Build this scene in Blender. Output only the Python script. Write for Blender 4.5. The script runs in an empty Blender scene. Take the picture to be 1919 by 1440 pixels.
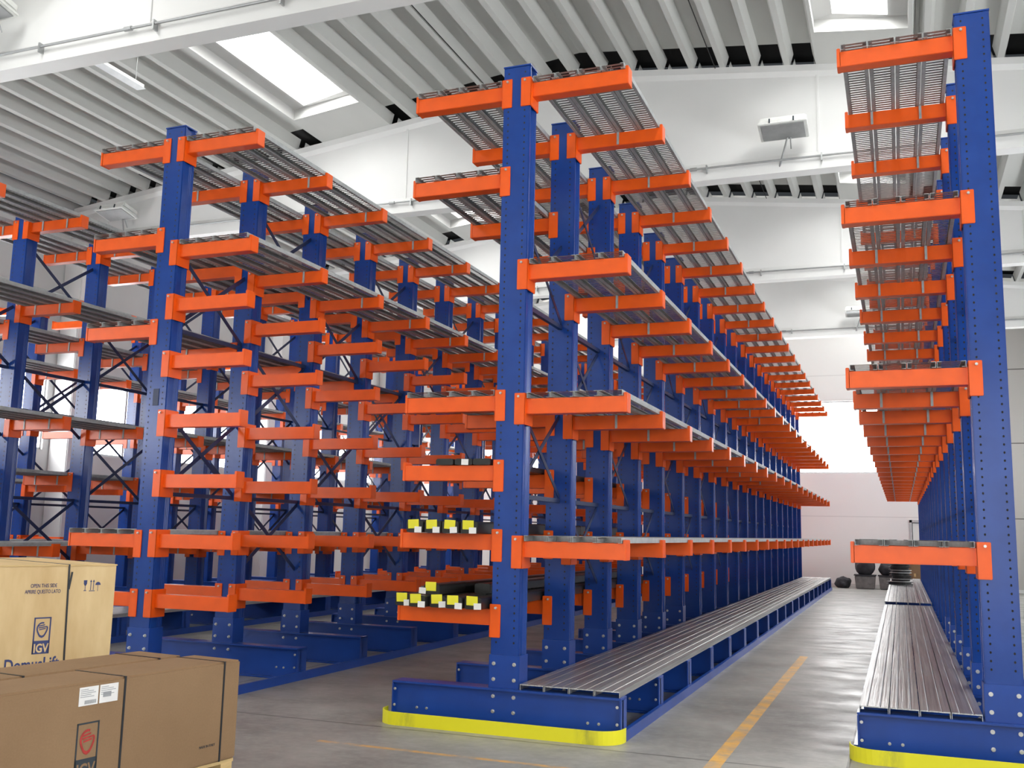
import bpy, bmesh, math, random
from mathutils import Vector, Matrix
random.seed(7)
SC = bpy.context.scene
COL = SC.collection
# ------------------------------------------------------------ camera
CX, CY, CZ = 3.072, -7.839, 1.6
YAW, PITCH, ROLL, FPX = math.radians(21.311), math.radians(8.423), math.radians(1.239), 1864.0
fwd = Vector((-math.sin(YAW)*math.cos(PITCH), math.cos(YAW)*math.cos(PITCH), math.sin(PITCH)))
rgt = Vector((math.cos(YAW), math.sin(YAW), 0))
upv = rgt.cross(fwd)
r2 = rgt*math.cos(ROLL) + upv*math.sin(ROLL)
u2 = upv*math.cos(ROLL) - rgt*math.sin(ROLL)
cam_d = bpy.data.cameras.new('camera'); cam = bpy.data.objects.new('camera', cam_d); COL.objects.link(cam)
m = Matrix((r2, u2, -fwd)).transposed().to_4x4(); m.translation = Vector((CX, CY, CZ))
cam.matrix_world = m
cam_d.sensor_fit = 'HORIZONTAL'; cam_d.sensor_width = 36; cam_d.lens = 36*FPX/1919; cam_d.clip_end = 200
SC.camera = cam
# ------------------------------------------------------------ world, exposure, light levels
w_ = bpy.data.worlds.new('world'); SC.world = w_; w_.use_nodes = True
w_.node_tree.nodes['Background'].inputs[0].default_value = (0.75, 0.82, 0.9, 1)
w_.node_tree.nodes['Background'].inputs[1].default_value = 0.05
SC.view_settings.view_transform = 'Standard'
SC.view_settings.look = 'None'
SC.view_settings.gamma = 1
SC.view_settings.use_curve_mapping = False
SC.view_settings.exposure = 0.0
SKYLIGHT_GLOW, WINDOW_GLOW, END_GLOW, ADDED_GATE_GLOW = 18.5, 13.0, 13.0, 2.8

# ------------------------------------------------------------ materials
class NT:
    def __init__(s, name):
        s.m = bpy.data.materials.new(name); s.m.use_nodes = True
        s.n = s.m.node_tree.nodes; s.l = s.m.node_tree.links
        s.b = s.n['Principled BSDF']
        s.tc = s.n.new('ShaderNodeTexCoord')
    def obj(s): return s.tc.outputs['Object']
    def xyz(s):
        q = s.n.new('ShaderNodeSeparateXYZ'); s.l.new(s.obj(), q.inputs[0]); return q.outputs
    def math(s, op, a, b=None, c=None, clamp=False):
        q = s.n.new('ShaderNodeMath'); q.operation = op; q.use_clamp = clamp
        for i, v in enumerate((a, b, c)):
            if v is None: continue
            if isinstance(v, (int, float)): q.inputs[i].default_value = v
            else: s.l.new(v, q.inputs[i])
        return q.outputs[0]
    def noise(s, scale, detail=3, rough=.5, stretch=None):
        q = s.n.new('ShaderNodeTexNoise'); q.inputs['Scale'].default_value = scale
        q.inputs['Detail'].default_value = detail; q.inputs['Roughness'].default_value = rough
        src = s.obj()
        if stretch:
            mp = s.n.new('ShaderNodeMapping'); mp.inputs['Scale'].default_value = stretch
            s.l.new(src, mp.inputs[0]); src = mp.outputs[0]
        s.l.new(src, q.inputs['Vector']); return q.outputs['Fac']
    def mix(s, f, a, b):
        q = s.n.new('ShaderNodeMix'); q.data_type = 'RGBA'
        if isinstance(f, (int, float)): q.inputs[0].default_value = f
        else: s.l.new(f, q.inputs[0])
        for i, v in ((6, a), (7, b)):
            if isinstance(v, tuple): q.inputs[i].default_value = (*v, 1)
            else: s.l.new(v, q.inputs[i])
        return q.outputs[2]
    def ramp(s, f, lo, hi):
        q = s.n.new('ShaderNodeMapRange'); q.inputs[1].default_value = lo; q.inputs[2].default_value = hi
        s.l.new(f, q.inputs[0]); return q.outputs[0]
    def color(s, c):
        if isinstance(c, tuple): s.b.inputs['Base Color'].default_value = (*c, 1)
        else: s.l.new(c, s.b.inputs['Base Color'])
    def set(s, rough=None, metal=None, spec=None):
        if rough is not None:
            if isinstance(rough, float): s.b.inputs['Roughness'].default_value = rough
            else: s.l.new(rough, s.b.inputs['Roughness'])
        if metal is not None: s.b.inputs['Metallic'].default_value = metal
        if spec is not None: s.b.inputs['Specular IOR Level'].default_value = spec
    def bump(s, h, strength=.2, dist=.01):
        q = s.n.new('ShaderNodeBump'); q.inputs['Strength'].default_value = strength
        q.inputs['Distance'].default_value = dist
        s.l.new(h, q.inputs['Height']); s.l.new(q.outputs[0], s.b.inputs['Normal'])

def simple(name, c, rough=.5, metal=0., var=.08, scale=6, stretch=None):
    t = NT(name)
    n = t.noise(scale, 3, .5, stretch)
    lo = tuple(x*(1-var) for x in c); hi = tuple(min(1, x*(1+var)) for x in c)
    t.color(t.mix(t.ramp(n, .3, .7), lo, hi)); t.set(rough, metal)
    return t.m

BLUE = (0.010, 0.056, 0.30)
M = {}
M['blue'] = simple('blue_powder_coat', BLUE, .28, 0, .10, 4)
M['orange'] = simple('orange_powder_coat', (0.86, 0.108, 0.004), .30, 0, .07, 5)
M['dark_blue'] = simple('dark_blue_steel', (0.008, 0.02, 0.075), .4, 0, .1, 5)
# column paint with its two rows of punched holes
t = NT('blue_perforated_column'); x, y, z = t.xyz()
ax = t.math('SUBTRACT', t.math('ABSOLUTE', x), .078)
zz = t.math('SUBTRACT', t.math('MODULO', z, .06), .03)
rr = t.math('ADD', t.math('POWER', t.math('MULTIPLY', ax, 1.25), 2), t.math('POWER', zz, 2))
hole = t.math('MULTIPLY', t.math('LESS_THAN', rr, .0000850), t.math('GREATER_THAN', z, .66))
n = t.ramp(t.noise(4), .3, .7)
t.color(t.mix(hole, t.mix(n, (.006, .044, .245), (.009, .057, .30)), (.002, .003, .008)))
t.set(t.math('ADD', t.math('MULTIPLY', hole, .5), .20), 0.)
M['column'] = t.m
# galvanised steel
t = NT('galvanised_steel')
n = t.noise(5, 4, .6, (14, .35, 6)); v = t.n.new('ShaderNodeTexVoronoi'); v.inputs['Scale'].default_value = 22
t.l.new(t.obj(), v.inputs['Vector'])
f = t.math('ADD', t.math('MULTIPLY', n, .75), t.math('MULTIPLY', v.outputs['Distance'], .3))
t.color(t.mix(t.ramp(f, .25, .8), (.30, .32, .32), (.50, .52, .52)))
t.set(t.ramp(n, -.6, 1.4), .35); M['steel'] = t.m
t = NT('polished_galvanised_deck'); n = t.noise(5, 4, .6, (10, .12, 4)); n2 = t.noise(1.5, 3, .6, (3, .4, 1))
t.color(t.mix(t.ramp(n, .3, .7), (.40, .41, .41), (.72, .73, .72)))
t.set(t.ramp(n2, -.7, 2.4), .8); t.bump(n, .25, .02); M['deck'] = t.m
M['zinc'] = simple('zinc_bolt', (.62, .62, .6), .32, .85, .05, 30)
M['yellow'] = simple('yellow_guard_paint', (.80, .74, .015), .42, 0, .05, 3)
# guard with scuffs
t = NT('yellow_guard_scuffed'); n = t.noise(7, 5, .7, (1, 1, .3)); x, y, z = t.xyz()
d1 = t.math('ABSOLUTE', t.math('SUBTRACT', t.math('ABSOLUTE', x), .78))
f = t.math('MULTIPLY', t.math('SUBTRACT', 1, t.math('MULTIPLY', d1, 9), None, True), t.ramp(n, .35, .62), None, True)
t.color(t.mix(t.math('MULTIPLY', f, .75), (.80, .74, .015), (.16, .17, .05))); t.set(.42)
M['guard'] = t.m
# concrete floor with joints, stains and worn painted lines
t = NT('polished_concrete_floor'); x, y, z = t.xyz()
n1 = t.noise(.7, 6, .6); n2 = t.noise(1.6, 5, .6, (1.0, 1.5, 1)); n3 = t.noise(14, 4, .6)
base = t.mix(t.ramp(n1, .35, .68), (.19, .187, .175), (.35, .345, .32))
base = t.mix(t.math('MULTIPLY', t.ramp(n2, .46, .74), .34), base, (.14, .135, .125))
base = t.mix(t.math('MULTIPLY', t.ramp(n3, .45, .7), .18), base, (.55, .54, .51))
jl = t.math('LESS_THAN', t.math('ABSOLUTE', t.math('SUBTRACT', t.math('MODULO', t.math('ADD', y, 30.4), 7.5), 0.05)), .012)
jx = t.math('LESS_THAN', t.math('ABSOLUTE', t.math('SUBTRACT', t.math('MODULO', t.math('ADD', x, 27.35), 6.0), 0.02)), .012)
base = t.mix(t.math('MULTIPLY', t.math('MAXIMUM', jl, jx), .75), base, (.05, .05, .048))
wn = t.ramp(t.noise(5, 6, .7), .38, .58)
ln = t.math('MULTIPLY', t.math('LESS_THAN', t.math('ABSOLUTE', t.math('SUBTRACT', x, 1.79)), .055), t.math('LESS_THAN', y, 6.6))
l2 = t.math('MULTIPLY', t.math('LESS_THAN', t.math('ABSOLUTE', t.math('SUBTRACT', y, -1.04)), .03), t.math('LESS_THAN', t.math('ABSOLUTE', t.math('SUBTRACT', x, 0.05)), 1.15))
base = t.mix(t.math('MULTIPLY', ln, t.math('ADD', t.math('MULTIPLY', wn, .55), .3)), base, (.80, .42, .06))
base = t.mix(t.math('MULTIPLY', t.math('MULTIPLY', l2, wn), .75), base, (.72, .38, .08))
t.color(base)
t.set(t.math('ADD', t.math('MULTIPLY', t.ramp(n2, .3, .7), .25), .30), 0.); t.bump(n3, .05, .004)
M['floor'] = t.m
M['wall'] = simple('white_wall_paint', (.78, .78, .76), .7, 0, .03, .6)
M['left_wall'] = simple('grey_wall_paint', (.60, .60, .585), .7, 0, .05, .6)
M['beam'] = simple('white_beam_paint', (.80, .80, .785), .65, 0, .03, .8)
M['ceiling'] = simple('white_concrete_tile', (.58, .585, .56), .8, 0, .05, 1.2, (1, .3, 1))
t = NT('precast_wall_panel'); x, y, z = t.xyz()
n = t.noise(.5, 4); jz = t.math('LESS_THAN', t.math('ABSOLUTE', t.math('SUBTRACT', t.math('MODULO', t.math('ADD', z, .11), 2.43), .012)), .022)
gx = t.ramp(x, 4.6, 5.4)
base = t.mix(gx, t.mix(n, (.76, .76, .74), (.82, .82, .80)), t.mix(n, (.40, .385, .36), (.46, .445, .42)))  # left part whitened to imitate overexposure; the panels are really alike
jm = t.math('MULTIPLY', jz, t.math('ADD', t.math('MULTIPLY', gx, .7), .15))  # joints painted fainter in the whitened, overexposed part
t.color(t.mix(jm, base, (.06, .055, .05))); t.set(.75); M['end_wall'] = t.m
M['gap_shade_and_cable'] = simple('black_gap_shade_and_cable', (.02, .02, .02), .9)  # black standing in for shade above the beams; also colours the ceiling cables
M['frame'] = simple('grey_window_frame', (.45, .46, .47), .5)
M['lamp_white'] = simple('white_lamp_housing', (.78, .79, .76), .45)
M['lamp_metal'] = simple('galvanised_conduit', (.42, .43, .43), .4, .6)
M['black_plastic'] = simple('black_plastic_wrap', (.018, .019, .018), .35, 0, .4, 12)
M['label_yellow'] = simple('yellow_label', (.78, .72, .03), .6)
M['label_white'] = simple('white_label', (.80, .79, .77), .6)
M['ink_blue'] = simple('blue_print', (.035, .05, .16), .6)
M['ink_red'] = simple('red_print', (.42, .035, .03), .7, 0, .3, 25)
M['ink_dark'] = simple('dark_print', (.03, .04, .05), .7)
M['ink_grey'] = simple('grey_print', (.35, .36, .37), .7)
M['strap'] = simple('black_strap', (.012, .015, .02), .45)
t = NT('cardboard'); n = t.noise(2, 4, .6); n2 = t.noise(90, 2, .5)
f = t.math('ADD', t.math('MULTIPLY', n, .7), t.math('MULTIPLY', n2, .3))
t.color(t.mix(t.ramp(f, .3, .7), (.235, .14, .068), (.30, .185, .095))); t.set(.75); t.bump(n, .15, .01)
M['cardboard'] = t.m
t = NT('plywood'); n = t.noise(2.2, 5, .62, (1, 1, .28)); k = t.n.new('ShaderNodeTexVoronoi'); k.inputs['Scale'].default_value = 2.6
t.l.new(t.obj(), k.inputs['Vector'])
base = t.mix(t.ramp(n, .32, .7), (.56, .38, .17), (.80, .62, .34))
base = t.mix(t.math('SUBTRACT', .75, t.math('MULTIPLY', k.outputs['Distance'], 11), None, True), base, (.38, .20, .08))
t.color(base); t.set(.6); M['plywood'] = t.m
M['pallet'] = simple('pallet_pine', (.62, .44, .2), .75, 0, .15, 5, (1, .2, 6))
M['dark_cloth'] = simple('dark_bag_cloth', (.03, .03, .035), .85, 0, .3, 8)
M['grey_cloth'] = simple('grey_bag_cloth', (.16, .155, .15), .85, 0, .2, 8)
M['red_cloth'] = simple('red_bag_cloth', (.22, .05, .06), .85, 0, .2, 8)
M['green_cloth'] = simple('green_bag_cloth', (.10, .12, .05), .85, 0, .2, 8)
def emit(name, c, st):
    mm = bpy.data.materials.new(name); mm.use_nodes = True; n = mm.node_tree.nodes; l = mm.node_tree.links
    n.remove(n['Principled BSDF']); e = n.new('ShaderNodeEmission'); e.inputs[0].default_value = (*c, 1)
    e.inputs[1].default_value = st; l.new(e.outputs[0], n['Material Output'].inputs[0]); return mm
M['skylight'] = emit('daylit_skylight_glazing', (1, 1, .985), SKYLIGHT_GLOW)
M['end_window'] = emit('bright_end_window_glazing', (1, 1, 1), END_GLOW)
M['window'] = emit('daylit_window_glazing', (.96, .98, 1), WINDOW_GLOW)
M['added_gate'] = emit('added_gate_fill_light', (1, .99, .97), ADDED_GATE_GLOW)  # fill light of an added gate, for the arm fronts

# ------------------------------------------------------------ mesh helpers
class MB:
    def __init__(s): s.v = []; s.f = []; s.mi = []
    def quad(s, a, b, c, d, mi=0):
        i = len(s.v); s.v += [a, b, c, d]; s.f.append((i, i+1, i+2, i+3)); s.mi.append(mi); return s
    def box(s, x0, x1, y0, y1, z0, z1, mi=0):
        if x0 > x1: x0, x1 = x1, x0
        i = len(s.v)
        s.v += [(x0, y0, z0), (x1, y0, z0), (x1, y1, z0), (x0, y1, z0), (x0, y0, z1), (x1, y0, z1), (x1, y1, z1), (x0, y1, z1)]
        for q in ((0, 3, 2, 1), (4, 5, 6, 7), (0, 1, 5, 4), (1, 2, 6, 5), (2, 3, 7, 6), (3, 0, 4, 7)):
            s.f.append(tuple(i+j for j in q)); s.mi.append(mi)
        return s
    def prism(s, poly, axis, a, b, mi=0):
        """poly: 2D points (ccw) extruded along axis between a and b."""
        def P(p, t):
            return {'x': (t, p[0], p[1]), 'y': (p[0], t, p[1]), 'z': (p[0], p[1], t)}[axis]
        i = len(s.v); n = len(poly)
        s.v += [P(p, a) for p in poly] + [P(p, b) for p in poly]
        for k in range(n):
            s.f.append((i+k, i+(k+1) % n, i+n+(k+1) % n, i+n+k)); s.mi.append(mi)
        s.f.append(tuple(i+k for k in reversed(range(n)))); s.f.append(tuple(i+n+k for k in range(n))); s.mi += [mi, mi]
        return s
    def tube(s, p, q, r, n=8, mi=0):
        p = Vector(p); q = Vector(q); d = (q-p).normalized()
        a = d.orthogonal().normalized(); b = d.cross(a); i = len(s.v)
        for c in (p, q):
            for k in range(n):
                t_ = 2*math.pi*k/n; s.v.append(tuple(c+(a*math.cos(t_)+b*math.sin(t_))*r))
        for k in range(n): s.f.append((i+k, i+(k+1) % n, i+n+(k+1) % n, i+n+k)); s.mi.append(mi)
        s.f.append(tuple(i+k for k in reversed(range(n)))); s.f.append(tuple(i+n+k for k in range(n))); s.mi += [mi, mi]
        return s
    def bar(s, p, q, w, t, n, mi=0):
        """flat bar from p to q, width w in plane, thickness t along normal n"""
        p = Vector(p); q = Vector(q); n = Vector(n).normalized(); d = (q-p).normalized(); a = d.cross(n)*(w/2); b = n*(t/2)
        i = len(s.v)
        for c in (p, q): s.v += [tuple(c-a-b), tuple(c+a-b), tuple(c+a+b), tuple(c-a+b)]
        for f in ((0, 3, 2, 1), (4, 5, 6, 7), (0, 1, 5, 4), (1, 2, 6, 5), (2, 3, 7, 6), (3, 0, 4, 7)):
            s.f.append(tuple(i+j for j in f)); s.mi.append(mi)
        return s
    def add(s, o, off=(0, 0, 0)):
        i = len(s.v); s.v += [(v[0]+off[0], v[1]+off[1], v[2]+off[2]) for v in o.v]
        s.f += [tuple(i+j for j in f) for f in o.f]; s.mi += o.mi; return s
    def mesh(s, name, mats, bevel=0, smooth=False):
        me = bpy.data.meshes.new(name); me.from_pydata(s.v, [], s.f)
        for mm in (mats if isinstance(mats, (list, tuple)) else [mats]): me.materials.append(mm)
        me.polygons.foreach_set('material_index', s.mi)
        bm = bmesh.new(); bm.from_mesh(me)
        bmesh.ops.recalc_face_normals(bm, faces=bm.faces)
        if bevel:
            es = [e for e in bm.edges if len(e.link_faces) == 2 and e.calc_face_angle(0) > .6]
            bmesh.ops.bevel(bm, geom=es, offset=bevel, segments=2, affect='EDGES', clamp_overlap=True)
        bm.to_mesh(me); bm.free()
        if smooth:
            for p in me.polygons: p.use_smooth = True
        me.update(); return me

def link(name, me, parent=None, loc=(0, 0, 0), rot=None):
    o = bpy.data.objects.new(name, me); COL.objects.link(o); o.location = loc
    if rot: o.rotation_euler = rot
    if parent: o.parent = parent
    return o
def tag(o, label=None, cat=None, group=None, kind=None):
    if label: o['label'] = label
    if cat: o['category'] = cat
    if group: o['group'] = group
    if kind: o['kind'] = kind
    return o
def struct(name, mb, mats, **k):
    return tag(link(name, mb.mesh(name, mats, **k)), kind='structure')

# ------------------------------------------------------------ the hall
XL, XR_, Y0, Y1 = -15.0, 10.35, -16.0, 28.0
RIDGE = -2.35
def roofz(x): return 10.45 - .118*abs(x-RIDGE)
BEAMS = [-13.0, -5.4, 2.05, 9.6, 17.2, 24.9]; BW = .30
struct('floor', MB().box(XL-.2, XR_+.2, Y0-.2, Y1+.2, -.2, 0), M['floor'])
# walls with window openings (pieces around each opening stay one mesh per wall)
def wall_mesh(u0, u1, H, holes, put):
    mb = MB(); us = sorted({u0, u1, *[h[0] for h in holes], *[h[1] for h in holes]})
    for a, b in zip(us, us[1:]):
        c = (a+b)/2; hh = sorted([(h[2], h[3]) for h in holes if h[0] < c < h[1]]); z = 0
        for lo, hi in hh:
            if lo > z: put(mb, a, b, z, lo)
            z = hi
        if z < H: put(mb, a, b, z, H)
    return mb
WZ0, WZ1 = 3.2, 4.95
lw = [(y+.62, y+7.25, WZ0, WZ1) for y in BEAMS[1:]][:-1] + [(25.6, 27.4, WZ0, WZ1)]
lw = [(-15.4, -13.2, WZ0, WZ1), (-12.38, -5.75, WZ0, WZ1)] + lw
struct('wall_left', wall_mesh(Y0, Y1, 9.1, lw, lambda mb, a, b, c, d: mb.box(XL-.2, XL, a, b, c, d)), M['left_wall'])
struct('wall_right', wall_mesh(Y0, Y1, 9.1, lw, lambda mb, a, b, c, d: mb.box(XR_, XR_+.2, a, b, c, d)), M['wall'])
ew = [(-13.2, -9.2, 3.8, 6.3), (-8.0, -3.4, 3.8, 6.3), (-2.2, 4.3, 3.8, 6.3)]
dr = [(3.4, 4.4, 0, 2.2)]
struct('wall_back', wall_mesh(XL, XR_, 8.95, ew+dr, lambda mb, a, b, c, d: mb.box(a, b, Y1, Y1+.2, c, d))
       .prism([(XL, 8.95), (XR_, 8.95), (RIDGE, 10.7)], 'y', Y1, Y1+.2), M['end_wall'])
added_gate = [(-3.5, 6.5, 0, 5.2)]
struct('wall_front', wall_mesh(XL, XR_, 8.95, added_gate, lambda mb, a, b, c, d: mb.box(a, b, Y0-.2, Y0, c, d))
       .prism([(XL, 8.95), (XR_, 8.95), (RIDGE, 10.7)], 'y', Y0-.2, Y0), M['wall'])
wn_i = 0
def window(put, frame_pts, glz='window'):
    global wn_i; wn_i += 1
    root = link('window_%d' % wn_i, None); tag(root, kind='structure')
    g = MB(); put(g); link('window_pane', g.mesh('window_pane', M[glz]), root)
    f = MB(); frame_pts(f); link('window_frame', f.mesh('window_frame', M['frame']), root)
for (a, b, c, d) in lw:
    for X, sg in ((XL, -1), (XR_, 1)):
        if X == XR_ and a > 20: pass
        def put(g): g.box(X+sg*.12, X+sg*.14, a, b, c, d)
        def fr(f):
            for k in range(5):
                yy = a+(b-a)*k/4; f.box(X+sg*.06, X+sg*.12, yy-.03 if k else yy, yy+.03 if k < 4 else yy, c, d)
            f.box(X+sg*.06, X+sg*.12, a, b, c, c+.05); f.box(X+sg*.06, X+sg*.12, a, b, d-.05, d)
        window(put, fr)
for (a, b, c, d) in ew:
    def put(g): g.box(a, b, Y1+.12, Y1+.14, c, d)
    def fr(f):
        f.box(a, a+.04, Y1+.06, Y1+.12, c, d); f.box(b-.04, b, Y1+.06, Y1+.12, c, d)
        f.box(a, b, Y1+.06, Y1+.12, c, c+.05); f.box(a, b, Y1+.06, Y1+.12, d-.05, d)
    window(put, fr, 'end_window')
root = tag(link('door_1', None, None, (3.9, Y1, 0)), kind='structure')
link('door_panel', MB().box(-.45, .45, .06, .11, 0, 2.15).mesh('door_panel', M['wall']), root)
link('door_frame', MB().box(-.55, -.47, -.03, .1, 0, 2.25).box(.47, .55, -.03, .1, 0, 2.25).box(-.55, .55, -.03, .1, 2.17, 2.25).mesh('door_frame', M['frame']), root)
link('door_handle', MB().box(-.4, -.28, .02, .05, 1.02, 1.05).mesh('door_handle', M['zinc']), root)
root = tag(link('added_door_2', None, None, (1.5, Y0, 0)), kind='structure')  # added, unseen gate behind the camera; its glow lights the arm fronts
link('added_gate_light', MB().box(-5, 5, -.16, -.12, 0, 5.2).mesh('added_gate_light', M['added_gate']), root)
link('added_gate_frame', MB().box(-5.0, -4.9, -.1, .05, 0, 5.2).box(4.9, 5.0, -.1, .05, 0, 5.2).box(-5, 5, -.1, .05, 5.1, 5.2).mesh('added_gate_frame', M['frame']), root)
# pillars standing against both long walls, under the beam ends
ti = 0
for yb in BEAMS:
    for X in (XL, XR_):
        ti += 1; a, b = (X, X+.55) if X < 0 else (X-.55, X)
        struct('trim_%d' % ti, MB().box(a, b, yb-.12, yb+.43, 0, 8.0), M['beam'], bevel=.02)
# end wall skirting and high ledge
struct('baseboard_back', MB().box(XL, 3.3, Y1-.02, Y1, 0, .1).box(4.5, XR_, Y1-.02, Y1, 0, .1), M['left_wall'])

# beams: double pitched concrete girders
def girder(yb):
    c = yb+BW/2; h = BW/2
    def sec(x):
        zt = roofz(x); zb = 8.0
        return [(x, c-h, zb), (x, c+h, zb), (x, c+h, zb+.22), (x, c+.08, zb+.34), (x, c+.08, zt-.2), (x, c+h, zt-.12), (x, c+h, zt),
                (x, c-h, zt), (x, c-h, zt-.12), (x, c-.08, zt-.2), (x, c-.08, zb+.34), (x, c-h, zb+.22)]
    mb = MB(); xs = [XL, XL+3, RIDGE, XR_-3, XR_]; n = 12
    for x_ in xs: mb.v += sec(x_)
    for i in range(len(xs)-1):
        for k in range(n):
            mb.f.append((i*n+k, i*n+(k+1) % n, (i+1)*n+(k+1) % n, (i+1)*n+k)); mb.mi.append(0)
    mb.f.append(tuple(range(n))); mb.f.append(tuple((len(xs)-1)*n+k for k in range(n))); mb.mi += [0, 0]
    for xs_ in (-14.0, -10.2, -6.2, 1.95, 6.0):
        mb.box(xs_-.02, xs_+.02, c-.1, c+.1, 8.3, roofz(xs_)-.15)
    return mb
for i, yb in enumerate(BEAMS):
    ti += 1; struct('trim_%d' % ti, girder(yb), M['beam'])

# ribbed ceiling with a flat strip that carries the skylights
STRIPS = [(-8.15, -6.65), (2.0, 3.45)]
def profile(x0, x1):
    P = .575; c = 1.44-P*60; pts = []
    zo = lambda x_, h: (x_, roofz(x_)+h)
    raw = []
    while c < x1+P:
        raw += [(c-.115, .23), (c-.05, 0), (c+.05, 0), (c+.115, .23)]; c += P
    pts.append(zo(x0, .23 if not any(abs(x0-s[1]) < .01 for s in STRIPS) else 0))
    if any(abs(x0-s[1]) < .01 for s in STRIPS): pts.append(zo(x0+.06, 0)); pts.append(zo(x0+.12, .23))
    lim0 = x0+(.14 if len(pts) > 1 else 0); e1 = any(abs(x1-s[0]) < .01 for s in STRIPS); lim1 = x1-(.14 if e1 else 0)
    seg = [r for r in raw if lim0 < r[0] < lim1]
    while seg and seg[0][1] == 0: seg.pop(0)
    while seg and seg[-1][1] == 0: seg.pop()
    # drop half ribs
    if len(seg) > 1 and (seg[1][1] == .23): seg.pop(0)
    if len(seg) > 1 and (seg[-2][1] == .23): seg.pop()
    pts += [zo(*r) for r in seg]
    if e1: pts += [zo(x1-.12, .23), zo(x1-.06, 0), zo(x1, 0)]
    else: pts.append(zo(x1, .23))
    return pts
bounds = []
for i in range(len(BEAMS)-1): bounds.append((BEAMS[i]+BW-.06, BEAMS[i+1]+.06))
bounds = [(Y0, BEAMS[0]+.06)] + bounds + [(BEAMS[-1]+BW-.06, Y1)]
sections = [(XL, STRIPS[0][0]), (STRIPS[0][1], RIDGE), (RIDGE, STRIPS[1][0]), (STRIPS[1][1], XR_)]
ceil = MB()
for (a, b) in bounds:
    for (xa, xb) in sections:
        pr = profile(xa, xb)
        for p, q in zip(pr, pr[1:]):
            top = p[1]-roofz(p[0]) > .2 and q[1]-roofz(q[0]) > .2
            a_, b_ = (a+.3 if a > Y0+1 else a, b-.42 if b < Y1-1 else b) if top else (a, b)
            ceil.quad((p[0], a_, p[1]), (q[0], a_, q[1]), (q[0], b_, q[1]), (p[0], b_, p[1]))
skys = []
for (a, b) in bounds:
    for (xa, xb) in STRIPS:
        L = b-a; za, zb_ = roofz(xa), roofz(xb)
        if L < 2.5:
            ceil.quad((xa, a, za), (xb, a, zb_), (xb, b, zb_), (xa, b, za)); continue
        ya, yb = (a+1.2, b-1.25) if L > 6 else (a+.7, b-.6)  # short end bays get an added skylight to brighten the end wall
        ceil.quad((xa, a, za), (xb, a, zb_), (xb, ya, zb_), (xa, ya, za))
        ceil.quad((xa, yb, za), (xb, yb, zb_), (xb, b, zb_), (xa, b, za))
        skys.append((xa, xb, ya, yb, za, zb_))
struct('ceiling', ceil, M['ceiling'])
gap_shade = MB()
for yb in BEAMS:
    for xa, xb in ((XL, RIDGE), (RIDGE, XR_)):
        gap_shade.quad((xa, yb-.5, roofz(xa)+.42), (xb, yb-.5, roofz(xb)+.42), (xb, yb+BW+.5, roofz(xb)+.42), (xa, yb+BW+.5, roofz(xa)+.42))
ti += 1; struct('trim_%d' % ti, gap_shade, M['gap_shade_and_cable'])  # black sheet put over the beams so the rib gaps look dark
for (xa, xb, ya, yb, za, zb_) in skys:
    wn_i += 1; root = tag(link('window_%d' % wn_i, None), kind='structure')
    fr = MB(); zt = max(za, zb_)
    h1, h2 = .22, .55; ins = .3
    A = [(xa, ya, za), (xb, ya, zb_), (xb, yb, zb_), (xa, yb, za)]
    B = [(p[0], p[1], p[2]+h1) for p in A]
    Cc = [(xa+ins, ya+.12, za+h1), (xb-ins, ya+.12, zb_+h1), (xb-ins, yb-.12, zb_+h1), (xa+ins, yb-.12, za+h1)]
    D = [(p[0], p[1], p[2]+h2-h1) for p in Cc]
    for R1, R2 in ((A, B), (B, Cc), (Cc, D)):
        for k in range(4): fr.quad(R1[k], R1[(k+1) % 4], R2[(k+1) % 4], R2[k])
    link('skylight_frame', fr.mesh('skylight_frame', M['left_wall']), root)
    g = MB().quad(*D); link('skylight_pane', g.mesh('skylight_pane', M['skylight']), root)
for x_ in (-4.22, .16):
    ti += 1; cb = MB()
    for (a, b) in bounds[1:]: cb.tube((x_, a, roofz(x_)-.012), (x_, b, roofz(x_)-.012), .010, 5)
    struct('trim_%d' % ti, cb, M['gap_shade_and_cable'])

# ------------------------------------------------------------ racking
P, W, A, AT, HC, D = 1.3212, .127, 1.017, .132, 5.729, .18
NCOL = 20
pol = [(-W, 0), (W, 0), (W, .035), (W-.022, .05), (W-.022, .13), (W, .145), (W, D), (-W, D), (-W, .145), (-W+.022, .13), (-W+.022, .05), (-W, .035)]
col_me = MB().prism(pol, 'z', .0, HC).mesh('column', M['column'], bevel=.008)
cap_me = MB().box(-W-.003, W+.003, -.003, D+.003, 0, .012).mesh('column_cap', M['blue'])
def arm_mb(s):
    mb = MB()
    mb.box(s*(W+.008), s*(A-.02), .03, .15, -AT, 0)
    mb.box(s*(A-.028), s*A, .026, .154, -AT-.002, .03)
    mb.box(s*(W-.085), s*(W+.012), -.011, -.001, -.225, .045)
    mb.box(s*(W-.085), s*(W+.012), D+.001, D+.011, -.225, .045)
    mb.box(s*(W+.001), s*(W+.013), -.011, D+.011, -.225, .045)
    return mb
arm_me = {s: arm_mb(s).mesh('arm', M['orange'], bevel=.004) for s in (1, -1)}
pin_me = MB().tube((0, -.016, 0), (0, 0, 0), .011, 8).tube((0, -.026, 0), (0, -.016, 0), .007, 6).mesh('pin', M['zinc'])
bolt_me = MB().tube((0, -.006, 0), (0, 0, 0), .016, 10).tube((0, -.02, 0), (0, -.006, 0), .011, 6).mesh('bolt', M['zinc'])
sbolt_me = MB().tube((0, -.004, 0), (0, 0, 0), .012, 10).tube((0, -.014, 0), (0, -.004, 0), .008, 6).mesh('small_bolt', M['zinc'])
clip_me = MB().box(-.011, .011, .021, .029, -AT+.005, .012).box(-.011, .011, .021, .16, .003, .010).mesh('deck_clip', M['steel'])
BH = .327
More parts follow.
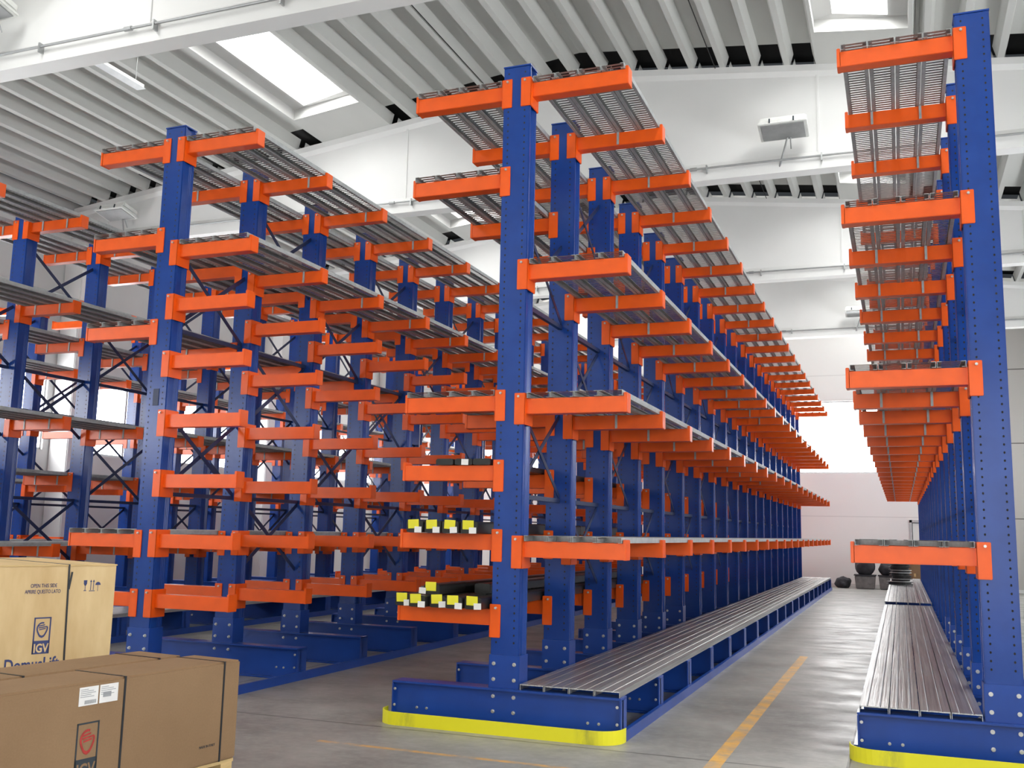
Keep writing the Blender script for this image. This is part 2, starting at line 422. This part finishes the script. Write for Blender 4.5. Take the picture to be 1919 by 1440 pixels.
def base_mb(l, r):
    mb = MB(); e = .012
    for (z0, z1) in ((0, .018), (BH-.018, BH)): mb.box(-l, r, -.05, .13, z0, z1)
    mb.box(-l, r, -.007, .03, .018, BH-.018)
    mb.box(-l, -l+e, -.05, .13, .018, BH-.018) if l > .5 else None
    mb.box(r-e, r, -.05, .13, .018, BH-.018) if r > .5 else None
    mb.box(-W-.006, -W, -.004, D+.004, .02, BH-.02); mb.box(W, W+.006, -.004, D+.004, .02, BH-.02)
    return mb
def foot_me():
    mb = MB(); mb.box(-W-.006, W+.006, -.008, .0, BH-.0, .59); mb.box(-W-.006, W+.006, D, D+.008, BH, .59)
    mb.box(-W-.008, -W, -.008, D+.008, BH, .59); mb.box(W, W+.008, -.008, D+.008, BH, .59); return mb
foot = foot_me().mesh('foot_sleeve', M['blue'], bevel=.002)
# cross-brace panel between two neighbouring columns, 0.85 m high
xb_me = MB().bar((0, D, .03), (0, P, .82), .045, .006, (1, 0, 0)).bar((.012, P, .03), (.012, D, .82), .045, .006, (1, 0, 0)).mesh('cross_brace', M['dark_blue'])
strut_me = MB().box(-.02, .02, D, P, -.02, .02).mesh('strut', M['dark_blue'])
def rail_mb(L): return MB().box(-.005, .03, 0, L, 0, .085).box(-.12, -.005, 0, L, 0, .006)

def rack(name, X, Y, left, right, label, base_l=1.0, base_r=1.0, rails=(1,), clips=(2,), ncol=NCOL, guard=False, group=None):
    root = tag(link(name, None, None, (X, Y, 0)), label, 'storage rack', group)
    bme = base_mb(base_l, base_r).mesh('base_beam', M['blue'], bevel=.003)
    narm = 0; rest = MB()
    per = len(left)+len(right); nfull = min(ncol, 100//per)
    for k in range(ncol):
        c = link('column', col_me, root, (0, k*P, 0))
        link('column_cap', cap_me, c, (0, 0, HC))
        b = link('base_beam', bme, root, (0, k*P, 0))
        if k < 6:
            link('foot_sleeve', foot, c)
            for bx in (-.09, .09):
                for bz in (.52, .395): link('bolt', bolt_me, c, (bx, -.008, bz))
                for bz in (.26, .14): link('bolt', bolt_me, b, (bx, -.007, bz))
            if k < 2:
                for bx, bz in ((-.78, .115), (-.69, .115), (.72, .115), (.81, .115), (-.97, .26), (-.97, .13), (.97, .26), (.97, .13)):
                    if -base_l < bx < base_r: link('bolt', sbolt_me, b, (bx, -.007 if abs(bx) < .95 else -.05, bz))
        for s, levels in ((-1, left), (1, right)):
            for z, decked in levels:
                if k < nfull:
                    a = link('arm', arm_me[s], root, (0, k*P, z))
                    if k < 8: link('bolt', pin_me, a, (s*(W-.045), -.01, .015))
                    if decked and k >= 1:
                        for ci in clips: link('deck_clip', clip_me, a, (s*(W+.02+.21*ci), 0, 0), None)
                else: rest.add(arm_mb(s), (0, k*P, z))
        if k < ncol-1:
            for z in ((1.9, 3.6) if k % 2 == 0 else (1.05, 2.75, 4.45)): link('cross_brace', xb_me, root, (0, k*P, z))
            for z in (1.9, 3.6): link('strut', strut_me, root, (.0, k*P, z))
    if rest.v:
        tag(link('arm', rest.mesh('far_arms', M['orange']), root), kind='stuff')
    rme = rail_mb((ncol-1)*P+.1).mesh('floor_rail', M['blue'])
    for s in rails:
        if s > 0: link('floor_rail', rme, root, (base_r, 0, 0))
        else: link('floor_rail', rme, root, (-base_l, (ncol-1)*P+.1, 0), (0, 0, math.pi))
    if guard:
        l, r = base_l+.06, base_r+.03; pts = []
        rad = .2; yf = -.24
        for i in range(9):
            a_ = math.pi*.5*i/8; pts.append((-l+rad-rad*math.cos(a_), yf+rad-rad*math.sin(a_)))
        for i in range(9):
            a_ = math.pi*.5*i/8; pts.append((r-rad+rad*math.sin(a_), yf+rad-rad*math.cos(a_)))
        pts = [(-l, .0)]+pts+[(r, .0)]
        mb = MB(); n_ = len(pts)
        def off(i):
            p0 = Vector(pts[max(i-1, 0)]); p1 = Vector(pts[min(i+1, n_-1)]); d_ = (p1-p0).normalized(); return Vector(pts[i])+Vector((-d_.y, d_.x))*.008
        for i in range(n_-1):
            p, q = pts[i], pts[i+1]; pi, qi = off(i), off(i+1)
            mb.quad((*p, 0), (*q, 0), (*q, .105), (*p, .105)); mb.quad((*pi, 0), (*qi, 0), (*qi, .105), (*pi, .105)); mb.quad((*p, .105), (*q, .105), (*qi, .105), (*pi, .105))
        tag(link('end_guard', mb.mesh('end_guard', M['guard']), root), 'yellow painted steel kick guard')
    return root

Lc = [(5.57, 1), (4.752, 1), (2.754, 1), (2.154, 0), (1.570, 0), (.952, 0)]
Rc = [(5.57, 1), (3.895, 1), (2.721, 1), (1.52, 1)]
Ll = [(5.57, 1), (4.60, 1), (3.63, 1), (1.49, 1), (.916, 0)]
Lr = [(5.57, 1), (4.453, 1), (3.884, 0), (3.292, 0), (2.690, 0), (2.088, 0), (1.497, 0), (.916, 0)]
LLr = [(5.57, 1), (4.42, 1), (2.90, 1), (1.29, 1)]
LLl = [(5.57, 1), (4.2, 1), (2.25, 1), (1.29, 1)]
L3r = [(5.57, 1), (4.3, 1), (3.35, 1), (2.25, 1), (1.3, 0)]
L3l = [(5.57, 0), (3.35, 0), (1.3, 0)]
Rl = [(5.575, 1), (4.235, 1), (2.90, 1), (1.55, 1)]
XC, XLr, XLL, XL3, XRr = 0.0, -3.90, -7.85, -11.75, 3.725
YC, YL, YLL, YL3, YR = 0.0, .147, .51, .51, .28
rack('cantilever_rack', XC, YC, Lc, Rc, 'centre blue and orange cantilever rack, its whole yellow end guard in view', guard=True, clips=(2,))
rack('cantilever_rack', XLr, YL, Ll, Lr, 'blue cantilever rack just left of the centre one, eight orange arms per right side', clips=(3,))
rack('cantilever_rack', XLL, YLL, LLl, LLr, 'cantilever rack by the left picture edge, seen above the plywood crate', clips=(1, 3))
rack('cantilever_rack', XL3, YL3, L3l, L3r, 'farthest left cantilever rack, standing against the windowed side wall', clips=(1,))
rr_ = rack('cantilever_rack', XRr, YR, Rl, [], 'cantilever rack at the right picture edge, orange arms on its left side only', base_r=.42, rails=(-1,), clips=(1, 3), guard=True)

# ---- deck planks
PW = .203
def plank_solid(L):
    h = .046; a = PW/2
    top = [(-a, 0), (-a, h), (-a+.05, h), (-a+.056, h-.006), (-a+.062, h), (a-.062, h), (a-.056, h-.006), (a-.05, h), (a, h), (a, 0)]
    inn = [(a-.004, 0), (a-.004, h-.008), (-a+.004, h-.008), (-a+.004, 0)]
    return MB().prism([(p[0], p[1]) for p in top+inn][::-1], 'y', 0, L)
def plank_slot(L):
    h = .046; a = PW/2; mb = MB()
    for s in (-1, 1):
        mb.box(s*(a-.003), s*a, 0, L, 0, h); mb.box(s*(a-.034), s*(a-.003), 0, L, h-.004, h); mb.box(s*(a-.030), s*(a-.003), 0, L, 0, .003)
    n_ = int(L/.05)
    for i in range(n_):
        y_ = (i+.25)*L/n_
        mb.quad((-a+.034, y_, h), (a-.034, y_, h), (a-.034, y_+.031, h), (-a+.034, y_+.031, h))
    return mb
pl_cache = {}
def plank(L, solid, capped=False):
    k = (round(L, 2), solid, capped)
    if k not in pl_cache:
        mb = (plank_solid if solid else plank_slot)(L)
        if capped: mb.box(-PW/2+.004, PW/2-.004, .22, .223, .002, .042)
        pl_cache[k] = mb.mesh('deck_plank', M['deck' if solid else 'steel'])
    return pl_cache[k]
ORD = ['outermost', 'second outermost', 'second innermost', 'innermost']
def deck(X, Y, s, z, where, rackname, nseg=2, solid=False, total=(NCOL-1)*P+.22, lift=None):
    segs = {1: ['full-length'], 2: ['front', 'rear'], 3: ['front', 'middle', 'rear']}[nseg]; L = total/nseg
    for i in range(4):
        xx = X+s*(W+.02+.21*(i+.5)) 
        for j in range(nseg):
            o = link('deck_plank', plank(L-.012, solid, j == 0 and 1 < z < 2), None, (xx, Y+.0+j*L, z+.002+((lift or [0]*9)[j])))
            tag(o, '%s %s steel plank of the %s, %s' % (ORD[3-i], segs[j], where, rackname), 'deck plank', 'steel planks on the %s of the %s' % (where, rackname))
LV = ['top', 'second', 'third', 'fourth', 'lowest']
for i, (z, dk) in enumerate(Rc): deck(XC, YC, 1, z, '%s right shelf' % LV[i], 'centre rack', 3)
for i, (z, dk) in enumerate([l for l in Lc if l[1]]): deck(XC, YC, -1, z, '%s left shelf' % LV[i], 'centre rack', 2)
deck(XC, YC-.03, 1, BH, 'ground-level shelf', 'centre rack', 3, True)
for i, (z, dk) in enumerate(Rl): deck(XRr, YR, -1, z, '%s shelf' % LV[i], 'right-edge rack', 3)
deck(XRr, YR-.03, -1, BH, 'ground-level shelf', 'right-edge rack', 2, True, lift=[0, .05])
for i, (z, dk) in enumerate([l for l in Lr if l[1]]): deck(XLr, YL, 1, z, '%s right shelf' % LV[i], 'rack left of centre', 3)
for i, (z, dk) in enumerate([l for l in Ll if l[1]]): deck(XLr, YL, -1, z, '%s left shelf' % LV[i], 'rack left of centre', 2)
for i, (z, dk) in enumerate(LLr): deck(XLL, YLL, 1, z, '%s right shelf' % LV[i], 'rack behind the crate', 2)
deck(XLL, YLL-.03, 1, BH, 'ground-level shelf', 'rack behind the crate', 2, True)
for i, (z, dk) in enumerate(LLl): deck(XLL, YLL, -1, z, '%s left shelf' % LV[i], 'rack behind the crate', 1)
for i, (z, dk) in enumerate([l for l in L3r if l[1]]): deck(XL3, YL3, 1, z, '%s shelf' % LV[i], 'rack by the left wall', 1)

# dark plate on the front of the rack left of centre
for c in [o for o in COL.objects if o.name.startswith('column') and o.parent and abs(o.parent.location.x-XLr) < .01 and o.data == col_me and abs(o.location.y) < .01]:
    link('dark_plate', MB().box(-.035, .035, -.006, 0, 2.78, 2.95).mesh('dark_plate', M['dark_blue']), c)

# ------------------------------------------------------------ bundles on the centre rack's left arms
def bundle(x_, y_, z_, L, w, h, ang, lab_y, lab_w, label, group, tilt=0):
    root = tag(link('wrapped_bundle', None, None, (x_, y_, z_), (tilt, 0, ang)), label, 'bundle', group)
    a = w/2; pl = [(-a, .004), (-a+.02, 0), (a-.02, 0), (a, .004), (a, h-.012), (a-.012, h), (-a+.012, h), (-a, h-.012)]
    mb = MB().prism(pl, 'y', 0, L)
    for yy in (.5, 1.7, 2.9): mb.box(-a-.002, a+.002, yy, yy+.03, -.0, h+.003)
    link('wrapping', mb.mesh('wrapping', M['black_plastic'], bevel=.004), root)
    if lab_y is not None:
        link('yellow_tag', MB().box(-.055+lab_y, .045+lab_y, -.006, -.002, h*.35, h*.35+.075).mesh('yellow_tag', M['label_yellow']), root, (0, 0, 0), (random.uniform(-.1, .1), random.uniform(-.06, .06), 0))
    if lab_w is not None:
        link('white_tag', MB().box(.005+lab_w, .07+lab_w, -.012, -.008, -.0, .05).mesh('white_tag', M['label_white']), root, (0, 0, 0), (0, random.uniform(-.08, .08), 0))
    return root
xs = [-.80, -.63, -.46, -.29]; nm = ['leftmost', 'second', 'third', 'rightmost']
for i, x_ in enumerate(xs):
    bundle(x_, -.12+random.uniform(-.03, .03), 1.573, 5.6, .155, .10, random.uniform(-.006, .006), 0, 0,
           'black wrapped bundle, %s of four with tags on the upper left arms' % nm[i], 'tagged bundles on the upper arms')
xs = [-.90, -.735, -.56, -.40, -.235]; nm = ['leftmost', 'second', 'middle', 'fourth', 'rightmost']
for i, x_ in enumerate(xs):
    bundle(x_, -.14+random.uniform(-.04, .04), .955, 5.6, .15, .095, random.uniform(-.012, .006), 0, 0.01,
           'black wrapped bundle, %s of five in the bottom layer on the low arms' % nm[i], 'tagged bundles on the lowest arms')
bundle(-.66, -.05, 1.055, 5.4, .15, .085, -.03, 0, -.12, 'black wrapped bundle with a yellow tag, lying on top of the lower layer', None)
bundle(-.36, .35, 1.055, 5.2, .15, .085, -.012, None, None, 'plain black wrapped bundle in the upper layer, nearest the post', None)
for i, (x_, l_) in enumerate(((-.60, 'left'), (-.42, 'middle'), (-.25, 'right'))):
    bundle(x_, .0, 2.156, 5.3, .165, .055, 0, None, -.02 if i == 1 else None, 'flat black wrapped bundle, %s one above the tagged bundles' % l_, 'flat black bundles')

# ------------------------------------------------------------ crumpled bags on the floor and reels
def bag(name, loc, sz, mat, label, cat, seed, group=None):
    bm = bmesh.new(); bmesh.ops.create_icosphere(bm, subdivisions=3, radius=1)
    rd = random.Random(seed); ph = [rd.uniform(0, 6) for _ in range(6)]
    for v_ in bm.verts:
        c = v_.co; f = 1+.10*math.sin(c.x*5+ph[0])*math.cos(c.z*4+ph[1])+.07*math.sin(c.y*9+ph[2]+c.z*5)
        v_.co = Vector((c.x*sz[0]*f, c.y*sz[1]*f, max(c.z, -.75)*sz[2]*f+.75*sz[2]*f))
        v_.co.z = max(v_.co.z, 0)
    me = bpy.data.meshes.new(name); bm.to_mesh(me); bm.free(); me.materials.append(mat)
    for p in me.polygons: p.use_smooth = True
    return tag(link(name, me, None, loc), label, cat, group)
bag('crumpled_sack', (.35, 3.1, .0), (.14, .22, .17), M['green_cloth'], 'crumpled dark green sack on the floor behind the second post of centre rack', 'sack', 1)
bag('crumpled_sack', (.30, 4.6, .0), (.16, .22, .19), M['red_cloth'], 'dull red sack on the floor deeper inside the centre rack', 'sack', 2)
def tub(x_, y_, hw, hh, label, mat, top, seed):
    root = tag(link('filled_tub', None, None, (x_, y_, 0)), label, 'tub', 'dark heaped tubs by the end wall')
    pl = [(-hw*.88, 0), (hw*.88, 0), (hw, hh), (-hw, hh)]
    link('tub_body', MB().prism(pl, 'y', -.3, .3).mesh('tub_body', mat, bevel=.02), root)
    link('tub_rim', MB().box(-hw-.02, hw+.02, -.33, .33, hh, hh+.03).mesh('tub_rim', M['dark_cloth']), root)
    b = bag('heap', (0, 0, hh+.02), (hw*.95, .3, top*1.2), M['dark_cloth'], None, None, seed); b.parent = root
tub(1.95, 27.0, .32, .42, 'dark heaped tub by the end wall, left of two, piled to a point', M['grey_cloth'], .3, 3)
tub(2.70, 27.0, .34, .42, 'dark heaped tub by the end wall, right of two, with a flat heap', M['grey_cloth'], .2, 4)
bag('dark_sack', (1.25, 27.1, 0), (.25, .25, .2), M['dark_cloth'], 'small dark sack on the floor left of the two heaped tubs', 'sack', 5)
bag('dark_sack', (-.35, 27.2, 0), (.22, .2, .14), M['grey_cloth'], 'low grey sack on the floor just past the end of the centre rack', 'sack', 6)
bag('dark_sack', (.25, 27.3, 0), (.3, .2, .09), M['grey_cloth'], 'flat pale heap on the floor between grey sack and dark sack', 'sack', 8)
def carton(x_, y_, w, d_, h, label, z_=0):
    root = tag(link('brown_carton', None, None, (x_, y_, z_), (0, 0, random.uniform(-.05, .05))), label, 'carton', 'brown cartons by the end wall door')
    link('carton_body', MB().box(-w/2, w/2, -d_/2, d_/2, 0, h).mesh('carton_body', M['cardboard'], bevel=.008), root)
    link('tape', MB().box(-.03, .03, -d_/2-.003, d_/2+.003, h-.1, h+.003).mesh('tape', M['pallet']), root)
carton(3.45, 26.7, .62, .5, .55, 'brown carton by the end wall, bottom left of the stack')
carton(4.12, 26.7, .62, .5, .55, 'brown carton by the end wall, bottom right of the stack')
carton(3.40, 26.7, .55, .5, .42, 'brown carton on top of the stack, left one', .551)
carton(4.05, 26.7, .58, .5, .48, 'brown carton on top of the stack, right one', .551)
# stack of flat reels on the far end of the right rack's ground shelf
zr = BH+.1
for i in range(7):
    r_ = .27 if i else .33; h = .075
    root = tag(link('wire_reel', None, None, (3.03+.012*((i*37) % 5-2), 20.9, zr+.0), (0, 0, i)), 'flat dark reel in the stack on the right rack, %s' % ['lowest and widest', 'second from bottom', 'third from bottom', 'in the middle', 'third from top', 'second from top', 'topmost'][i], 'reel', 'stacked dark reels')
    mb = MB().tube((0, 0, 0), (0, 0, .012), r_, 24).tube((0, 0, h-.012), (0, 0, h), r_, 24)
    link('flange', mb.mesh('flange', M['lamp_white'] if i in (1, 4) else M['black_plastic']), root)
    link('winding', MB().tube((0, 0, .012), (0, 0, h-.012), r_*.86, 24).mesh('winding', M['black_plastic']), root)
    zr += h+.001

# ------------------------------------------------------------ boxes in the foreground
def text_mesh(body, size, mat, parent, loc, rot, bold=0., sx=1., name='printed_text'):
    cu = bpy.data.curves.new('t', 'FONT'); cu.body = body; cu.size = size; cu.offset = bold; cu.extrude = .0006; cu.resolution_u = 3
    cu.align_x = 'CENTER'; cu.align_y = 'CENTER'
    o = bpy.data.objects.new('t', cu); COL.objects.link(o)
    me = bpy.data.meshes.new_from_object(o.evaluated_get(bpy.context.evaluated_depsgraph_get()))
    bpy.data.objects.remove(o); me.materials.clear(); me.materials.append(mat)
    q = link(name, me, parent, loc, rot); q.scale = (sx, 1, 1); return q
# Local frame of the boxes: +x runs along the face away from its right-hand corner seen from the camera,
# the printed face is y = 0 and the body fills y > 0 (turned so it faces the aisle).
def face_root(name, corner, d_, label, cat):
    ang = math.atan2(-d_[1], -d_[0])        # local +x = reading direction (towards the near corner P)
    return tag(link(name, None, None, (corner[0], corner[1], 0), (0, 0, ang)), label, cat)
UP = (math.pi/2, 0, 0)
dA = Vector((-.115, -.993)).normalized()
# s (distance from the right corner) -> local x = -s
bx = face_root('cardboard_box', (-1.03, -2.15), dA, 'long brown cardboard box with two white labels, nearest the camera', 'box')
def box_body(L, dep, z0, z1, mat, bevel=.008): return MB().box(-L, 0, 0, dep, z0, z1).mesh('carton_body', mat, bevel=bevel)
link('carton_body', box_body(3.4, .42, .1, .72, M['cardboard'], .012), bx)
for s_ in (.15, .95, 2.2):
    link('strap', MB().box(-s_-.007, -s_+.007, -.003, .0, .1, .722).box(-s_-.007, -s_+.007, -.003, .423, .72, .7225).mesh('strap', M['strap']), bx)
for i, s_ in enumerate((1.063, 1.2)):
    lb = tag(link('shipping_label', MB().box(-s_-.063, -s_+.063, -.003, -.0005, .594, .694).mesh('shipping_label', M['label_white']), bx), 'white shipping label')
    d1 = MB(); x0 = -s_-.055
    for r_, (zz, w__) in enumerate(((.680, .05), (.670, .085), (.660, .10), (.650, .07), (.640, .09))): d1.box(x0, x0+w__, -.0042, -.003, zz, zz+.0035)
    if i == 1:
        q = x0+.03
        for j in range(16): wd = .0015+.0025*((j*7) % 3)/2; d1.box(q, q+wd, -.0042, -.003, .602, .622); q += wd+.0022
    else:
        d1.box(x0+.015, x0+.07, -.0042, -.003, .625, .650)
    link('label_print', d1.mesh('label_print', M['ink_grey']), lb)
def logo(parent, xc, z0, z1, w, emblem, ink):
    """framed emblem above a solid block with white-cut letters"""
    h = z1-z0; t_ = .009; zs = z0+h*.36; mb = MB(); y_ = -.0022
    mb.box(xc-w/2, xc-w/2+t_, y_, 0, z0, z1).box(xc+w/2-t_, xc+w/2, y_, 0, z0, z1).box(xc-w/2, xc+w/2, y_, 0, z1-t_, z1).box(xc-w/2, xc+w/2, y_, 0, z0, zs)
    fr = link('logo_frame', mb.mesh('logo_frame', ink), parent)
    text_mesh('IGV', h*.33, M['plywood'] if ink == M['ink_blue'] else M['cardboard'], fr, (xc, -.0024, z0+h*.145), UP, .002, .78, 'logo_letters')
    # emblem: rounded shield with slanted strokes
    zc = zs+(z1-zs)*.52; e = MB(); R = w*.34
    for k in range(20):
        a0, a1 = 2*math.pi*k/20, 2*math.pi*(k+1)/20
        def rr(a): return R*(1.0 if math.sin(a) > -.2 else 1+.45*abs(math.sin(a))**6), a
        def pt(a, f):
            r_, _ = rr(a); return (xc+math.cos(a)*r_*f, y_, zc+math.sin(a)*r_*f*1.12)
        if math.pi*.02 < a0 < math.pi*.35: continue
        e.quad(pt(a0, 1), pt(a1, 1), pt(a1, .76), pt(a0, .76))
    for k, (dx, dz, l_) in enumerate(((-.2, .42, .95), (.05, .12, 1.2), (.0, -.2, .9))):
        cx_, cz_ = xc+dx*R, zc+dz*R; L_ = l_*R*.62
        e.quad((cx_-L_, y_, cz_-.10*R), (cx_+L_, y_, cz_+.10*R), (cx_+L_+.06*R, y_, cz_+.30*R), (cx_-L_+.06*R, y_, cz_+.10*R))
    link('logo_emblem', e.mesh('logo_emblem', emblem), fr)
logo(bx, -1.185, .20, .502, .148, M['ink_red'], M['ink_dark'])
text_mesh('MADE IN ITALY', .022, M['ink_dark'], bx, (-.265, -.002, .215), UP, 0, .9)
# pallet under it
pal = tag(link('wooden_pallet', None, None, (-1.03, -2.15, 0), (0, 0, math.atan2(-dA.y, -dA.x))), 'low pine pallet under the long brown cardboard boxes', 'pallet')
for k in range(5): link('pallet_board', MB().box(-3.3, -.01, .01+.2*k, .11+.2*k if k < 4 else .84, .078, .098).mesh('pallet_board', M['pallet']), pal)
for s_ in (.02, .8, 1.6, 2.4, 3.15):
    link('pallet_block', MB().box(-s_-.1, -s_, .01, .84, 0, .078).mesh('pallet_block', M['pallet']), pal)
# box behind it
nA = Vector((dA.y, -dA.x))      # pointing to -x side
if nA.x > 0: nA = -nA
cB = Vector((-1.03, -2.15))+nA*.428+dA*.10
b2 = face_root('cardboard_box', (cB.x, cB.y), dA, 'long brown cardboard box lying behind the labelled one, beside the crate', 'box')
link('carton_body', box_body(3.1, .41, .1, .725, M['cardboard'], .012), b2)
for s_ in (.2, 1.2, 2.2):
    link('strap', MB().box(-s_-.007, -s_+.007, -.003, 0, .1, .728).box(-s_-.007, -s_+.007, -.003, .413, .725, .728).mesh('strap', M['strap']), b2)
# plywood crate
dC = Vector((-.37, -.93)).normalized()
cr = face_root('plywood_crate', (-2.27, -2.0), dC, 'pale plywood crate with blue print and black strap behind the cardboard boxes', 'crate')
link('crate_body', MB().box(-2.2, 0, .0, 1.5, .12, 1.29).mesh('crate_body', M['plywood'], bevel=.003), cr)
link('crate_lid', MB().box(-2.2, .004, -.004, 1.5, 1.29, 1.3).mesh('crate_lid', M['pallet']), cr)
for yy in (.0, .7, 1.4): link('crate_runner', MB().box(-2.2, 0, yy, yy+.1, 0, .12).mesh('crate_runner', M['pallet']), cr)
link('strap', MB().bar((-.345, -.003, 1.30), (-.315, -.003, .12), .012, .004, (0, 1, 0)).box(-.352, -.338, -.003, 1.5, 1.30, 1.303).bar((-.322, -.006, 1.25), (-.338, -.006, 1.13), .012, .004, (0, 1, 0)).mesh('strap', M['strap']), cr)
text_mesh('OPEN THIS SIDE', .037, M['ink_blue'], cr, (-.508, -.002, 1.158), UP, 0, .68)
text_mesh('APRIRE QUESTO LATO', .037, M['ink_blue'], cr, (-.512, -.002, 1.118), UP, 0, .64)
logo(cr, -.495, .70, .945, .115, M['ink_blue'], M['ink_blue'])
text_mesh('DomusLift', .12, M['ink_blue'], cr, (-.545, -.002, .63), UP, .002, .72)
# handling symbols: glass, two arrows, umbrella
sy = MB(); y_ = -.002
sy.prism([(-.232, 1.19), (-.208, 1.19), (-.209, 1.165), (-.216, 1.152), (-.224, 1.152), (-.231, 1.165)][::-1], 'y', y_, 0).box(-.2215, -.2185, y_, 0, 1.12, 1.155).box(-.229, -.211, y_, 0, 1.115, 1.12)
for xx in (-.180, -.160): sy.box(xx-.002, xx+.002, y_, 0, 1.12, 1.185).prism([(xx-.007, 1.178), (xx+.007, 1.178), (xx, 1.193)], 'y', y_, 0)
sy.box(-.19, -.15, y_, 0, 1.112, 1.117)
um = [(-.128+.019*math.cos(math.pi*k/8), 1.155+.022*math.sin(math.pi*k/8)) for k in range(9)]
sy.prism(um, 'y', y_, 0).box(-.1292, -.1268, y_, 0, 1.112, 1.155)
link('handling_symbols', sy.mesh('handling_symbols', M['ink_blue']), cr)

# ------------------------------------------------------------ lamps, conduits
def conduit(yb, z_, label):
    root = tag(link('conduit', None, None, (0, yb-.06, z_)), label, 'pipe')
    link('tube', MB().tube((XL+.6, 0, 0), (XR_-.6, 0, 0), .02, 8).mesh('tube', M['lamp_metal']), root)
    for i, x_ in enumerate([XL+1.0+2.0*k for k in range(12)]):
        link('conduit_bracket', MB().box(x_-.012, x_+.012, -.03, .055, -.09, .05).mesh('conduit_bracket', M['lamp_metal']), root)
    for x_ in [XL+2.3+3.1*k for k in range(7)]:
        link('coupling', MB().tube((x_, 0, 0), (x_+.12, 0, 0), .034, 8).mesh('coupling', M['lamp_metal']), root)
conduit(2.05, 8.21, 'thin grey conduit along the nearest white roof beam, top left')
conduit(9.6, 8.21, 'thin grey conduit along the second white roof beam, behind the big floodlight')
conduit(17.2, 8.21, 'thin grey conduit along the third white roof beam')
conduit(24.9, 8.21, 'thin grey conduit along the farthest white roof beam')
def flood(x_, yb, z_, label):
    root = tag(link('floodlight', None, None, (x_, yb-.45, z_), (math.radians(-12), 0, 0)), label, 'floodlight', 'floodlights on the roof beams')
    link('lamp_housing', MB().box(-.40, .40, -.20, .26, .02, .14).mesh('lamp_housing', M['lamp_white'], bevel=.025), root)
    link('lamp_rim', MB().box(-.41, .41, -.25, .29, -.035, .015).mesh('lamp_rim', M['lamp_white'], bevel=.01), root)
    link('lamp_glass', MB().box(-.36, .36, -.21, .25, -.05, -.035).mesh('lamp_glass', M['lamp_metal'], bevel=.004), root)
    for xx in (-.22, .18): link('latch', MB().box(xx, xx+.025, -.265, -.25, -.02, .06).mesh('latch', M['ink_dark']), root)
    a_ = math.radians(12)
    link('bracket_arm', MB().tube((.05, .2, -.05), (-.12, .56, -.40), .018, 8).tube((.1, .2, -.05), (.1, .34, -.2), .012, 6).mesh('bracket_arm', M['lamp_metal']), root)
flood(1.40, 9.6, 8.62, 'large white floodlight on the second roof beam, over the aisle')
flood(2.08, 24.9, 8.62, 'small-looking white floodlight on the farthest roof beam, over the aisle')
flood(-13.3, 9.6, 8.55, 'white floodlight on the second roof beam, above the far left racks')
flood(-8.75, 2.05, 8.75, 'white floodlight on the nearest beam, cut by the top left corner')
root = tag(link('strip_light', None, None, (1.44-.575*17, 3.9, 8.68)), 'slim white strip light hanging below the ribbed ceiling, upper left', 'lamp')
link('lamp_body', MB().box(-.05, .05, -.55, .45, 0, .06).mesh('lamp_body', M['lamp_white'], bevel=.006), root)
link('lamp_reflector', MB().prism([(-.09, -.02), (.09, -.02), (.05, .0), (-.05, .0)], 'y', -.55, .45).mesh('lamp_reflector', M['lamp_metal']), root)
for yy in (-.4, .3): link('hanging_wire', MB().tube((0, yy, .06), (0, yy, roofz(1.44-.575*17)-8.68), .004, 5).mesh('hanging_wire', M['lamp_metal']), root)
